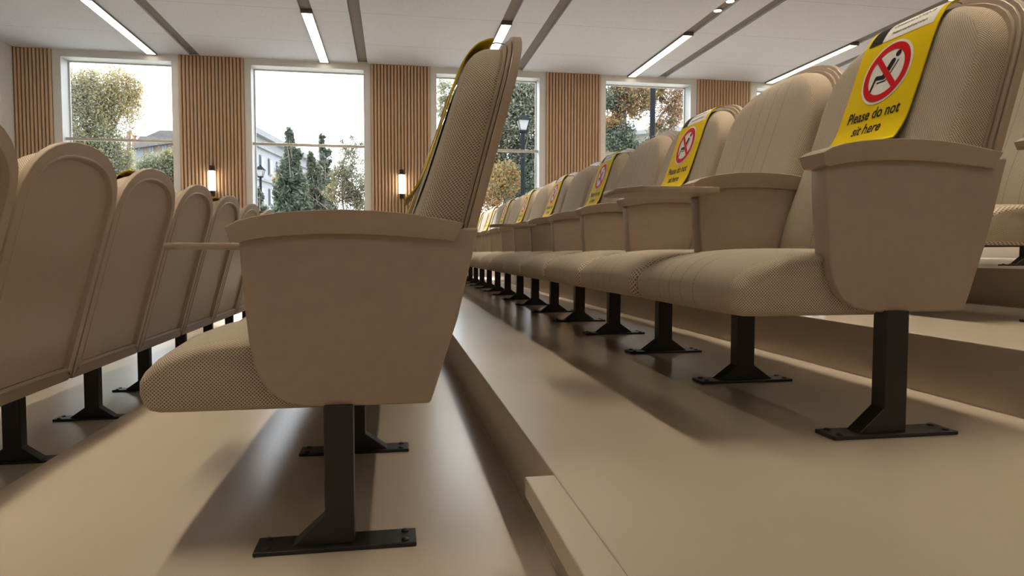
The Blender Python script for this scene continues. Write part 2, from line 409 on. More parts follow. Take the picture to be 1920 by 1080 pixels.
def build_shell(parent):
    out = arch_outline(0.314, 0.285, 0.865, 1.057, 2.3, 16)
    lay = [(0.05, 0.028), (0.0215, 0.033), (0.020, 0.032), (0.020, 0.0262), (0.0255, 0.0255), (0.0255, 0.0243), (0.010, 0.0250), (0.009, 0.0240), (0.009, 0.0192), (0.0165, 0.0185), (0.0165, 0.0172),
           (0.001, 0.018), (0, 0.0165), (0, 0.002), (0.002, 0), (0.036, 0), (0.040, -0.0028), (0.044, -0.002), (0.050, 0.012), (0.060, 0.012)]
    loops = []
    for ins, d in lay:
        lp = offset_poly(out, ins) if ins else out
        loops.append([(shell_u(z)-d*1.036, y, z) for y, z in lp])
    o = lofted('backrest_shell', loops, True, False, M_SHELL, parent, 30)
    # inset rear panel
    lp = offset_poly(out, 0.0515)
    loops = [[(shell_u(z)-0.0110*1.036, y, z) for y, z in lp], [(shell_u(z)-0.0160, y, z) for y, z in lp]]
    lofted('rear_panel', loops, True, True, M_SHELL, o, 30)
    return o

FZ = [0.36, 0.42, 0.50, 0.58, 0.66, 0.72, 0.79, 0.86, 0.92, 0.965, 1.0, 1.03, 1.05]
FU = [0.075, 0.085, 0.105, 0.134, 0.166, 0.188, 0.211, 0.233, 0.250, 0.264, 0.284, 0.315, 0.345]
def build_back_cushion(parent):
    out = arch_outline(0.292, 0.34, 0.83, 1.030, 2.35, 26, 0.01, 12)
    n = len(out)
    arc = [0]
    for i in range(1, n+1): arc.append(arc[-1] + math.dist(out[i-1], out[i % n]))
    # (inset, h) h=0 at the shell, 1 at the front face
    lay = [(0.004, 0.0), (0.0, 0.15), (0.0, 0.60), (0.0015, 0.72), (0.006, 0.84), (0.013, 0.925), (0.022, 0.97), (0.035, 0.995), (0.06, 1.01), (0.10, 1.03), (0.15, 1.05), (0.20, 1.065), (0.245, 1.07), (0.275, 1.07)]
    verts = []; cy, cz = 0.0, 0.70
    zc0, zc1 = 0.62, 0.76                         # medial segment the inner rings shrink to
    for ins, h in lay:
        k = ins/0.292
        for y, z in out:
            zt = min(max(z, zc0), zc1)
            yy = y*(1-k); z2 = lerp(z, zt, k)
            back = shell_u(z2)-0.026
            front = interp(z2, FZ, FU)
            front = min(front, back-0.005)
            verts.append((lerp(back, front, h), yy, z2))
    faces, fm, uvs = [], [], []
    for k in range(len(lay)-1):
        for i in range(n):
            j = (i+1) % n
            q = (k*n+i, k*n+j, (k+1)*n+j, (k+1)*n+i); faces.append(q)
            side = lay[k+1][0] <= 0.0135
            fm.append(0 if side else 1)
            if side:
                dep = [sum(1 for _ in ()) for _ in q]
                a0, a1 = arc[i], arc[i+1]
                d0 = (1-lay[k][1])*0.085 - lay[k][0]; d1 = (1-lay[k+1][1])*0.085 - lay[k+1][0]
                uvs += [(a0, d0), (a1, d0), (a1, d1), (a0, d1)]
            else: uvs += [(verts[t][1], verts[t][2]*1.04) for t in q]
    last = (len(lay)-1)*n
    faces.append(tuple(last+i for i in range(n))); fm.append(1); uvs += [(verts[last+i][1], verts[last+i][2]*1.04) for i in range(n)]
    o = mesh_obj('backrest_cushion', verts, faces, [M_COARSE, M_FINE], parent, fm, True, uvs)
    return o

def build_seat(parent, end=True):
    # side profile, (u, z), starting at the rear bottom, forward under the nose and back over the top
    prof = [(0.10, 0.262), (-0.02, 0.262), (-0.12, 0.262), (-0.155, 0.262), (-0.165, 0.262), (-0.21, 0.262), (-0.29, 0.262), (-0.325, 0.2625), (-0.343, 0.267), (-0.354, 0.279), (-0.360, 0.298), (-0.360, 0.320),
            (-0.352, 0.339), (-0.335, 0.356), (-0.312, 0.369), (-0.285, 0.379), (-0.25, 0.388), (-0.20, 0.396), (-0.165, 0.399), (-0.155, 0.399), (-0.12, 0.400), (-0.05, 0.400), (0.03, 0.396), (0.10, 0.388)]
    n = len(prof); arc = [0]
    for i in range(1, n): arc.append(arc[-1]+math.dist(prof[i-1], prof[i]))
    H = 0.308
    lay = [(-H+0.0, 0.013), (-H+0.002, 0.009), (-H+0.007, 0.005), (-H+0.016, 0.0015), (-H+0.030, -0.0008), (-H+0.055, -0.004), (-0.2, -0.008), (-0.13, -0.011), (-0.06, -0.0125)]
    lay = lay + [(0, -0.013)] + [(-y, d) for y, d in reversed(lay)]
    c = (-0.13, 0.327)
    seatw = lambda u: 1.0 if u < 0.0 else 0.925
    verts = []
    for y, ins in lay:
        for i, (u, z) in enumerate(prof):
            if ins >= 0:
                du = (u-c[0]); dz = (z-c[1])
                if abs(du) > 0.12: du = math.copysign(max(abs(du)-ins, 0), du)
                dz = math.copysign(max(abs(dz)-ins, 0), dz)
                verts.append((c[0]+du, y*seatw(u), c[1]+dz))
            else:   # crown on top and at the nose
                top = 1.0 if i >= 11 else 0.0
                nose = 0.5 if 7 <= i <= 15 else 0
                verts.append((u+ins*nose, y*seatw(u), z-ins*top*min(1, (i-10)/4) if top else z))
    faces, fm, uvs = [], [], []
    K = len(lay)
    for k in range(K-1):
        edge = (k < 4 or k >= K-5)
        for i in range(n):
            j = (i+1) % n
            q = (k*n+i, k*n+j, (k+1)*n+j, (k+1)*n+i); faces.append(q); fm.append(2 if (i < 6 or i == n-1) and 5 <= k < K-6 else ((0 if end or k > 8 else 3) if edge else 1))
            if edge:
                for t in q:
                    x, y, z = verts[t]; cx_ = min(max(x, -0.29), 0.10); cz_ = 0.327; dx, dz = x-cx_, z-cz_; l = math.hypot(dx, dz) or 1
                    d = max(0, 0.308*(1.0 if x < 0.0 else 0.925)-abs(y)); uvs.append((x+dx/l*d, z+dz/l*d))
            else:
                aa = [arc[i], arc[j] if j else arc[-1]+0.12]; aa = [aa[0], aa[1], aa[1], aa[0]]
                uvs += [(verts[t][1], aa[w]) for w, t in enumerate(q)]
    for base, rev in ((0, True), ((K-1)*n, False)):
        q = [base+i for i in range(n)]
        if rev: q = q[::-1]
        faces.append(tuple(q)); fm.append(0); uvs += [(verts[t][0], verts[t][2]) for t in q]
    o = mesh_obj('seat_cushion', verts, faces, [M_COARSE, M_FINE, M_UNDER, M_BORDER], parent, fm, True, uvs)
    bm = bmesh.new(); bm.from_mesh(o.data); bmesh.ops.recalc_face_normals(bm, faces=bm.faces); bm.to_mesh(o.data); bm.free()
    return o

PANEL = [(-0.170, 0.590), (-0.1635, 0.48), (-0.156, 0.40), (-0.147, 0.352), (-0.135, 0.322), (-0.117, 0.300), (-0.092, 0.283), (-0.060, 0.274), (-0.025, 0.271), (0.05, 0.271), (0.180, 0.271),
         (0.190, 0.30), (0.234, 0.437), (0.275, 0.614), (0.20, 0.612), (0.10, 0.612), (0.0, 0.612), (-0.1, 0.605)]
PANEL_MID = [(u-0.042 if i in (10, 11, 12, 13) else u, z) for i, (u, z) in enumerate(PANEL)]
def build_side_panel(parent, mid=False):
    return MB().prism(PANEL_MID if mid else PANEL, lambda p: (p[0], -0.031 + 0.004*(1-min(1, (p[1]-0.27)/0.33)), p[1]), lambda p: (p[0], 0.031 - 0.004*(1-min(1, (p[1]-0.27)/0.33)), p[1])).build('side_panel', M_SHELL, parent, bevel=0.006, seg=3, smooth=True)
CAPT = [(-0.190, 0.611), (-0.17, 0.6225), (-0.14, 0.631), (-0.10, 0.638), (-0.05, 0.643), (0.016, 0.6455), (0.08, 0.644), (0.134, 0.640), (0.19, 0.632), (0.244, 0.623)]
CAPB = [(0.226, 0.588), (0.18, 0.592), (0.12, 0.597), (0.06, 0.600), (0.016, 0.6005), (-0.03, 0.600), (-0.08, 0.597), (-0.118, 0.593), (-0.15, 0.588), (-0.172, 0.583), (-0.182, 0.585)]
def build_armrest(parent):
    prof = CAPT+CAPB; n = len(prof); nt_ = len(CAPT)
    zc = [0.612]*n
    def loop(y, ins):
        out = []
        for i, (u, z) in enumerate(prof):
            if i < nt_: out.append((u*(1-ins*1.0/0.21), y, z-ins*0.8))
            else: out.append((u*(1-ins*1.0/0.21), y, z+ins*0.8))
        return out
    W = 0.0445
    ys = [(-W, 0.004), (-W, 0.0012), (-W+0.001, 0.0), (W-0.001, 0.0), (W, 0.0012), (W, 0.004)]
    loops = []
    for y, ins in ys:
        lp = []
        for i, (u, z) in enumerate(prof):
            top = i < nt_
            if top: lp.append((u, y*(1 if True else 1), z - (0.0015 if ins > 0.001 and ins < 0.003 else 0)))
            else: lp.append((u, math.copysign(abs(y)-0.0045, y), z))
        loops.append(lp)
    loops = loops[1:5]
    v = [p for lp in loops for p in lp]; f = []
    for k in range(3):
        for i in range(n):
            j = (i+1) % n; f.append((k*n+i, k*n+j, (k+1)*n+j, (k+1)*n+i))
    f.append(tuple(reversed(range(n)))); f.append(tuple(3*n+i for i in range(n)))
    o = mesh_obj('armrest', v, f, M_SHELL, parent)
    bm = bmesh.new(); bm.from_mesh(o.data); bmesh.ops.recalc_face_normals(bm, faces=bm.faces)
    low = [e for e in bm.edges if all(p.co.z < 0.606 for p in e.verts) and e.calc_face_angle(0) > 0.4]
    bmesh.ops.bevel(bm, geom=low, offset=0.007, segments=3, affect='EDGES', profile=0.5, clamp_overlap=True)
    vert = [e for e in bm.edges if e.calc_face_angle(0) > 0.6 and abs(e.verts[0].co.y-e.verts[1].co.y) < 0.008 and abs(e.verts[0].co.z-e.verts[1].co.z) > 0.01 and min(p.co.x for p in e.verts) < -0.15]
    bmesh.ops.bevel(bm, geom=vert, offset=0.007, segments=3, affect='EDGES', profile=0.5, clamp_overlap=True)
    bm.to_mesh(o.data); bm.free()
    o.data.polygons.foreach_set('use_smooth', [True]*len(o.data.polygons))
    try: o.data.set_sharp_from_angle(angle=R(38))
    except Exception: pass
    return o
def build_leg(parent, end):
    b = MB()
    # upright with its gusset, one welded piece (outline in u, z)
    if end: pl = [(0.033, 0.008), (0.033, 0.275), (-0.0215, 0.275), (-0.0215, 0.062), (-0.082, 0.008)]
    else: pl = [(0.090, 0.008), (0.029, 0.052), (0.029, 0.275), (-0.029, 0.275), (-0.029, 0.052), (-0.090, 0.008)]
    b.prism(pl, lambda p: (p[0], -0.020, p[1]), lambda p: (p[0], 0.024, p[1]))
    lg = b.build('leg', M_LEG, parent, bevel=0.0015, seg=1)
    MB().box(-0.151, 0.151, -0.036, 0.036, 0, 0.0085).build('base_plate', M_LEG, lg, bevel=0.002, seg=2)
    for sx in (-1, 1):
        for sy in (-1, 1):
            MB().tube([(sx*0.130, sy*0.022, 0.0085), (sx*0.130, sy*0.022, 0.011), (sx*0.130, sy*0.022, 0.0125)], [0.0078, 0.0074, 0.005], 10).build('bolt', M_LEG, lg, smooth=True)
    return lg
TAB = [(-0.155, -0.14), (-0.37, -0.14), (-0.385, -0.135), (-0.43, -0.06), (-0.435, -0.045), (-0.435, 0.075), (-0.42, 0.09), (-0.155, 0.09)]
def build_tablet(parent):
    return MB().prism(TAB, lambda p: (p[0], p[1], 0.572), lambda p: (p[0], p[1], 0.5895)).build('writing_tablet', M_SHELL, parent, bevel=0.003, seg=2, smooth=True)

def make_chair(end):
    r = empty('auditorium_chair')
    p = build_seat(r, end); p.location = (0, PITCH_Y/2, 0)
    p = build_back_cushion(r); p.location = (0, PITCH_Y/2, 0)
    p = build_shell(r); p.location = (0, PITCH_Y/2, 0)
    p = build_side_panel(r, not end); p.location.y = 0.018 if end else 0
    p = build_armrest(r); p.location.y = 0.014 if end else 0
    build_leg(r, end)
    return r
CH_END = make_chair(True); CH_MID = make_chair(False)
TABLET = build_tablet(None)

# ------------------------------------------------------------------ the hanging seat sign
SZ = [0.688, 0.70, 0.74, 0.80, 0.86, 0.91, 0.955, 0.986, 1.010, 1.028, 1.038, 1.040]
SU = [0.138, 0.150, 0.174, 0.196, 0.217, 0.233, 0.249, 0.262, 0.277, 0.296, 0.318, 0.331]
_sp = [Vector((u, z)) for u, z in zip(SU, SZ)]
def catmull(P, per=5):
    out = []
    for i in range(len(P)-1):
        p0 = P[max(i-1,0)]; p1 = P[i]; p2 = P[i+1]; p3 = P[min(i+2, len(P)-1)]
        for k in range(per):
            t = k/per
            out.append(0.5*((2*p1) + (p2-p0)*t + (2*p0-5*p1+4*p2-p3)*t*t + (3*p1-p0-3*p2+p3)*t*t*t))
    out.append(P[-1]); return out
SP = catmull(_sp); SARC = [0]
for i in range(1, len(SP)): SARC.append(SARC[-1]+(SP[i]-SP[i-1]).length)
SL = SARC[-1]
def arc_of_z(z): return float(np.interp(z, [p.y for p in SP], SARC))
def on_sign(s, t, off=0.0):
    """s across (positive = the reader's right), t up along the strip from its bottom edge"""
    u = np.interp(t, SARC, [p.x for p in SP]); z = np.interp(t, SARC, [p.y for p in SP])
    e = 0.004
    du = np.interp(t+e, SARC, [p.x for p in SP]) - np.interp(t-e, SARC, [p.x for p in SP]); dz = np.interp(t+e, SARC, [p.y for p in SP]) - np.interp(t-e, SARC, [p.y for p in SP])
    l = math.hypot(du, dz) or 1; nx, nzv = -dz/l, du/l
    cup = 0.003*(abs(s)/0.135)**2
    return (float(u + nx*off + cup), float(-s), float(z + nzv*off))
def warp(name, polys, off, mat, parent, grid=None):
    v, f = [], []
    for pl in polys:
        b0 = len(v); v += [on_sign(s, t, off) for s, t in pl[0]]; f += [tuple(b0+i for i in q) for q in pl[1]]
    return mesh_obj(name, v, f, mat, parent)
def sgrid(s0, s1, t0, t1, ns=6, nt=10):
    P = [(lerp(s0,s1,i/ns), lerp(t0,t1,j/nt)) for j in range(nt+1) for i in range(ns+1)]
    Fc = [(j*(ns+1)+i, j*(ns+1)+i+1, (j+1)*(ns+1)+i+1, (j+1)*(ns+1)+i) for j in range(nt) for i in range(ns)]
    return (P, Fc)
def sdisc(s0, t0, r, n=40, r_in=0.0):
    P, Fc = [], []; rings = [r_in] + [lerp(r_in, r, q) for q in ((1.0,) if r_in else (0.35, 0.7, 1.0))]
    if r_in == 0: rings = [0.35*r, 0.7*r, r]
    for rr in rings: P += [(s0+rr*math.cos(2*math.pi*i/n), t0+rr*math.sin(2*math.pi*i/n)) for i in range(n)]
    for k in range(len(rings)-1): Fc += [(k*n+i, k*n+(i+1)%n, (k+1)*n+(i+1)%n, (k+1)*n+i) for i in range(n)]
    if r_in == 0: Fc.append(tuple(range(n)))
    return (P, Fc)
def sbar(a, b, w, n=6):
    a = Vector(a); b = Vector(b); d = (b-a).normalized(); q = Vector((-d.y, d.x))*w/2
    P = []; Fc = []
    for i in range(n+1):
        c = a.lerp(b, i/n); P += [tuple(c-q), tuple(c+q)]
    Fc = [(2*i, 2*i+2, 2*i+3, 2*i+1) for i in range(n)]
    return (P, Fc)
def stext(txt, cx, cy, size, shear=0.0, align='CENTER'):
    cu = bpy.data.curves.new('t', 'FONT'); cu.body = txt; cu.size = size; cu.align_x = align; cu.align_y = 'CENTER'; cu.resolution_u = 4; cu.shear = shear
    cu.offset = size*0.014
    ob = bpy.data.objects.new('t', cu); COL.objects.link(ob)
    bpy.context.view_layer.update()
    me = bpy.data.meshes.new_from_object(ob.evaluated_get(bpy.context.evaluated_depsgraph_get()))
    P = [(cx+v.co.x*0.88, cy+v.co.y*1.08) for v in me.vertices]; Fc = [tuple(p.vertices) for p in me.polygons]
    bpy.data.objects.remove(ob); bpy.data.curves.remove(cu); bpy.data.meshes.remove(me)
    return (P, Fc)
def make_sign():
    r = empty('seat_sign'); W = 0.135; TH = 0.003
    # the sheet itself: yellow face, black back
    ns, ntt = 8, 44; v = []; f = []; fm = []
    for off in (0.0, -TH):
        for j in range(ntt+1):
            for i in range(ns+1): v.append(on_sign(lerp(-W, W, i/ns), SL*j/ntt, off))
    K = (ns+1)*(ntt+1)
    for j in range(ntt):
        for i in range(ns):
            a = j*(ns+1)+i; q = (a, a+1, a+ns+2, a+ns+1)
            f.append(q); fm.append(0); f.append(tuple(K+x for x in reversed(q))); fm.append(1 if SL*j/ntt < SL-0.052 else 0)
    bd = [i for i in range(ns)] + [j*(ns+1)+ns for j in range(ntt)] + [ntt*(ns+1)+ns-i for i in range(ns)] + [(ntt-j)*(ns+1) for j in range(ntt)]
    for i in range(len(bd)):
        a, b2 = bd[i], bd[(i+1) % len(bd)]; f.append((a, K+a, K+b2, b2)); fm.append(0)
    sh = mesh_obj('sign_sheet', v, f, [M_YEL, M_BLK], r, fm, False)
    T = arc_of_z
    h0, h1 = T(0.980), T(1.031)
    hp = warp('header_label', [sgrid(-0.118, 0.118, h0, h1, 8, 8)], 0.0007, M_WHT, sh)
    warp('dark_corner_patch', [sgrid(-0.118, -0.062, h0, h1, 4, 8)], 0.0011, M_INK, hp)
    warp('header_text', [stext('Coronavirus COVID-19', 0.027, lerp(h0, h1, 0.68), 0.0165), stext('Protect yourself and others', 0.027, lerp(h0, h1, 0.30), 0.0128)], 0.0011, M_INK, hp)
    ct = T(0.884)
    d = warp('white_disc', [sdisc(0, ct, 0.090)], 0.0007, M_WHT, sh)
    warp('red_prohibition_ring', [sdisc(0, ct, 0.083, 48, 0.0635), sbar((-0.052, ct+0.052), (0.052, ct-0.052), 0.016)], 0.0015, M_RED, d)
    fig = [sdisc(0.028, ct+0.046, 0.0095, 20), sbar((0.017, ct+0.028), (-0.006, ct-0.016), 0.019), sbar((-0.004, ct-0.014), (-0.036, ct-0.010), 0.013),
           sbar((-0.034, ct-0.006), (-0.044, ct-0.053), 0.009), sbar((0.037, ct+0.026), (0.008, ct-0.026), 0.004), sbar((0.008, ct-0.026), (-0.026, ct-0.026), 0.004),
           sdisc(0.016, ct+0.026, 0.0095, 16), sdisc(-0.003, ct-0.013, 0.0085, 16), sdisc(-0.044, ct-0.053, 0.0045, 12)]
    warp('seated_figure', fig, 0.0011, M_INK, d)
    warp('warning_text', [stext('Please do not', 0, T(0.772), 0.0415), stext('sit here', 0, T(0.731), 0.0415)], 0.0008, M_INK, sh)
    top = Vector(on_sign(0, SL, -TH/2))
    for s in (-0.10, 0.10):
        p0 = Vector(on_sign(s, SL-0.004, -TH)); p3 = Vector((0.376, -s*0.9, 1.028))
        pts = [p0, p0.lerp(p3, .35)+Vector((0,0,.008)), p0.lerp(p3, .7)+Vector((0,0,.010)), p3]
        MB().tube(pts, 0.0014, 6).build('cord', M_CORD, r)
    return r
SIGN = make_sign()

ORD = ['nearest', 'second', 'third', 'fourth', 'fifth', 'sixth', 'seventh', 'eighth', 'ninth', 'tenth', 'eleventh', 'twelfth', 'thirteenth', 'fourteenth', 'fifteenth', 'sixteenth']
Y0 = 1.346
ROWS = [  # x, floor z, first, last, name, tablets on chair index, signs
    ('front-left row seen from behind', -1.304, -0.3302, 0, 14, {2, 6}, 'chairs of the left row'),
    ('middle row, whose end panel faces the camera', -0.110, -0.1651, 0, 14, {1, 5}, 'chairs of the middle row'),
    ('long right-hand row', 1.078, 0.0, 0, 14, {1, 5}, 'chairs of the long right-hand row'),
    ('row one step above the long right-hand row', 2.27, 0.1667, 1, 9, {3}, 'chairs of the row one step up'),
    ('row two steps above the long right-hand row', 3.46, 0.3333, 3, 8, set(), 'chairs of the row two steps up')]
SHORT = {-1.304: 'left row', -0.110: 'middle row', 1.078: 'long right-hand row', 2.27: 'row one step up', 3.46: 'row two steps up'}
used = {True: False, False: False}; sign_used = False; tab_used = False
for rn, X, Z, k0, k1, tabs, grp in ROWS:
    for k in range(k0, k1+1):
        end = (k == 0); src = CH_END if end else CH_MID
        if not used[end]: c = src; used[end] = True
        else: c = copy_tree(src)
        c.location = (X, Y0+PITCH_Y*k, Z)
        w = ORD[k-k0]; signed = (k % 2 == 0)
        lab = '%s%s chair of the %s, %s' % (w, '' if k == k0 else ' from this end', rn, 'under a yellow sign' if signed else 'with no sign')
        if len(lab.split()) > 16: lab = '%s chair of the %s, %s' % (w, rn.split(',')[0], 'under a yellow sign' if signed else 'with no sign')
        tag(c, lab, 'chair', grp)
        if k in tabs:
            if tab_used: t = TABLET.copy(); COL.objects.link(t)
            else: t = TABLET; tab_used = True
            t.parent = c
            if X == -0.110: t.location.x = -0.05
        if k == k1:   # closing side of the row
            for nm in ('side_panel', 'armrest', 'leg'):
                for ch in [q for q in c.children if q.name.split('.')[0] == nm]:
                    cc = copy_tree(ch, c); cc.location.y = PITCH_Y
        if signed:
            if sign_used: s = copy_tree(SIGN)
            else: s = SIGN; sign_used = True
            s.location = (X, Y0+PITCH_Y*(k+0.5), Z)
            tag(s, 'yellow do-not-sit sign on the %s chair of the %s' % (w, SHORT[X]), 'sign', 'yellow signs on the '+grp[10:])

# ------------------------------------------------------------------ outside the windows
M_GRASS = noisy('park_ground', (0.30, 0.29, 0.25), (0.40, 0.385, 0.35), 1.5, 0.95, 0.3, 0.02)
struct(MB().box(-160, 160, WY+0.3, 200, -1.4, -0.9).build('ground', M_GRASS))
rng = np.random.default_rng(7)
LEAFM = {}
def leaf_mat(name, col):
    col = tuple(c*_dull for c in col)
    if name in LEAFM: return LEAFM[name]
    mt = bpy.data.materials.new('leaf_'+name); mt.use_nodes = True; t = mt.node_tree; t.nodes.clear()
    o = t.nodes.new('ShaderNodeOutputMaterial'); mx = t.nodes.new('ShaderNodeMixShader'); d = t.nodes.new('ShaderNodeBsdfDiffuse'); tr = t.nodes.new('ShaderNodeBsdfTranslucent')
    d.inputs[0].default_value = (*col, 1); tr.inputs[0].default_value = (*[min(1, c*1.1) for c in col], 1); mx.inputs[0].default_value = 0.45
    t.links.new(d.outputs[0], mx.inputs[1]); t.links.new(tr.outputs[0], mx.inputs[2]); t.links.new(mx.outputs[0], o.inputs[0])
    LEAFM[name] = mt; return mt

_dull = 0.52
CLR = dict(yg=(0.40, 0.38, 0.19), pale=(0.52, 0.48, 0.33), green=(0.23, 0.27, 0.18), dark=(0.14, 0.17, 0.13), grey=(0.32, 0.34, 0.285), orange=(0.50, 0.28, 0.15), gold=(0.54, 0.41, 0.17), rust=(0.42, 0.24, 0.18), red=(0.42, 0.21, 0.17), conif=(0.15, 0.195, 0.125), brown=(0.27, 0.225, 0.175))  # leaf tones greyed and paled, so the outdoor haze sits in their colour
M_BARK = noisy('tree_bark', (0.10, 0.085, 0.07), (0.20, 0.17, 0.14), 12, 0.9, 0.5, 0.01)
def tree(name, label, D, blobs, trunk, branches=(), size=0.07, group='trees outside the windows', elong=1.0, cat='tree'):
    """blobs: (px, py, rx, ry, count, [colours], hang) as surveyed in the photograph; trunk: (px_foot, px_top, py_top, radius)"""
    pc = F_PX/D
    foot = at_y(trunk[0], 420, D); foot.z = -0.9
    root = empty(name, foot); tag(root, label, cat, group)
    names = sorted({c for b in blobs for c in b[5]}); idx = {c: i for i, c in enumerate(names)}
    V, MI = [], []
    size = size*0.72
    for px, py, rx, ry, cnt, cols, hang in blobs:
        cnt = int(cnt*2.7)
        c = np.array(at_y(px, py, D)) - np.array(foot); a = rx/pc; h = ry/pc; dy = min(a*0.9, D*0.16)
        u = rng.normal(size=(cnt, 3)); u /= np.linalg.norm(u, axis=1)[:, None]; r = rng.random(cnt)**0.42
        P = c + u*r[:, None]*np.array([a, dy, h])
        if hang:   # leaves gathered on hanging twigs
            k = max(8, cnt//70); tw = c + (rng.random((k, 3))*2-1)*np.array([a, dy, h*0.9]); pick = rng.integers(0, k, cnt)
            t = rng.random(cnt)*hang
            P = np.where(rng.random(cnt)[:, None] < 0.75, tw[pick] + np.stack([t*0.12*rng.normal(size=cnt), t*0.1*rng.normal(size=cnt), -t], 1) + rng.normal(size=(cnt, 3))*0.05, P)
        else:      # leaves gathered in clumps
            k = max(6, cnt//75); cl = c + (lambda q: q/np.linalg.norm(q, axis=1)[:, None])(rng.normal(size=(k, 3)))*(rng.random(k)**0.4)[:, None]*np.array([a, dy, h])*0.92
            pick = rng.integers(0, k, cnt); P = np.where(rng.random(cnt)[:, None] < 0.75, cl[pick] + rng.normal(size=(cnt, 3))*min(a, h)*0.13, P)
        s = size*(0.6+0.8*rng.random(cnt))[:, None]
        e1 = rng.normal(size=(cnt, 3)); e1 /= np.linalg.norm(e1, axis=1)[:, None]; e2 = rng.normal(size=(cnt, 3)); e2 -= (e2*e1).sum(1)[:, None]*e1; e2 /= np.linalg.norm(e2, axis=1)[:, None]
        q = np.stack([P-e1*s*elong, P+e2*s*0.5, P+e1*s*elong, P-e2*s*0.5], 1)
        V.append(q.reshape(-1, 3)); MI += [idx[cols[i]] for i in rng.integers(0, len(cols), cnt)]
    V = np.concatenate(V); n = len(V)//4
    me = bpy.data.meshes.new('foliage'); me.vertices.add(len(V)); me.vertices.foreach_set('co', V.ravel())
    me.loops.add(4*n); me.loops.foreach_set('vertex_index', np.arange(4*n)); me.polygons.add(n); me.polygons.foreach_set('loop_start', np.arange(n)*4); me.polygons.foreach_set('loop_total', np.full(n, 4))
    me.polygons.foreach_set('material_index', MI)
    for c in names: me.materials.append(leaf_mat(c, CLR[c]))
    me.update(); me.validate()
    o = bpy.data.objects.new('foliage', me); COL.objects.link(o); o.parent = root
    b = MB(); top = at_y(trunk[1], trunk[2], D)-foot
    pts = [Vector((0,0,0)).lerp(top, q) + Vector((0.15*math.sin(q*5), 0, 0)) for q in (0, .2, .4, .6, .8, 1)]
    b.tube(pts, [trunk[3]*(1-0.8*q) for q in (0, .2, .4, .6, .8, 1)], 8)
    for br in branches:
        bp = [at_y(x, y, D)-foot for x, y in br[:-1]]; k = len(bp)
        b.tube(bp, [br[-1]*(1-0.7*i/(k-1)) for i in range(k)], 6)
    for i in range(14):   # inner boughs
        p = pts[2+i % 4]; px, py, rx, ry, *_ = blobs[i % len(blobs)]
        e = at_y(px + rng.uniform(-.7, .7)*rx, py + rng.uniform(-.7, .7)*ry, D) - foot; e.y += rng.uniform(-.6, .6)
        b.tube([p, p.lerp(e, .5)+Vector((0,0,.1)), e], [trunk[3]*.22, trunk[3]*.12, 0.006], 5)
    b.build('trunk', M_BARK, root, smooth=True)
    return root
tree('birch_tree', 'drooping yellow-green birch tree outside the leftmost window', 22,
     [(165, 200, 45, 66, 5200, ['yg','pale','grey'], 0.9), (215, 170, 36, 44, 2300, ['pale','yg','gold'], 0.7), (238, 160, 26, 34, 1000, ['pale','gold'], 0.6), (150, 290, 50, 50, 4200, ['yg','grey','yg'], 0.8), (200, 285, 36, 54, 2800, ['yg','green','grey'], 0.9), (238, 310, 14, 45, 450, ['yg','pale'], 1.1), (148, 160, 30, 34, 1100, ['pale','gold'], 0.5)],
     (175, 185, 130, 0.17), [((185, 300), (225, 215), (262, 165), 0.05), ((180, 260), (150, 190), (140, 140), 0.05), ((190, 330), (222, 270), (240, 255), 0.04)], 0.05)
tree('red_shrub', 'reddish leafed shrub low in the leftmost window', 30, [(215, 320, 22, 30, 1100, ['red','rust','grey'], 0), (190, 345, 25, 25, 500, ['rust','brown'], 0)], (212, 212, 330, 0.06), size=0.07, group='bushes outside the windows', cat='shrub')
tree('round_topped_tree', 'round-topped green tree at the lower right of the leftmost window', 26, [(295, 335, 42, 46, 4200, ['green','grey','yg'], 0), (320, 330, 22, 52, 1500, ['yg','gold','green'], 0), (275, 345, 34, 35, 1400, ['green','dark'], 0), (345, 330, 30, 60, 1600, ['yg','green','dark'], 0)], (300, 300, 320, 0.12), size=0.065)
def conifer(label, D, px, top, foot_y, w, n, cols=('conif','dark','grey'), size=0.085):
    bl = []; k = 7
    for i in range(k):
        t = (i+0.6)/k; bl.append((px + (3 if i % 2 else -3), lerp(top, foot_y, t), max(4, w*t**0.75), (foot_y-top)/k*0.95, int(n*(0.25+t)/k*1.4), list(cols), 0))
    return tree('conifer_tree', label, D, bl, (px, px, top+6, 0.10), size=size, group='conifers outside the second window', elong=1.5)
conifer('tallest dark conifer with a thin spire, left of the group in the second window', 22.5, 546, 249, 425, 44, 5200)
conifer('broad bushy conifer in the middle of the second window', 25.2, 586, 290, 425, 40, 4600, ('conif','grey','brown'))
conifer('narrow conifer with a bare spire, right of the group in the second window', 28, 607, 258, 425, 34, 3400)
conifer('small low conifer at the lower left of the second window', 30, 487, 352, 430, 16, 900, ('dark','grey'))
tree('sparse_tree', 'sparse yellow-green tree with bare twigs at the right of the second window', 23, [(660, 330, 34, 60, 1500, ['yg','brown','grey'], 0), (640, 350, 30, 40, 900, ['yg','brown'], 0), (672, 370, 26, 35, 1000, ['yg','green','brown'], 0), (655, 275, 26, 18, 200, ['brown','grey'], 0), (520, 335, 16, 12, 120, ['gold','yg'], 0)],
     (640, 650, 330, 0.08), [((625, 372), (636, 330), (652, 280), (672, 255), 0.035), ((640, 340), (665, 300), (684, 280), 0.02), ((636, 335), (625, 300), (640, 268), 0.02), ((650, 350), (670, 330), (686, 310), 0.02)], 0.05)
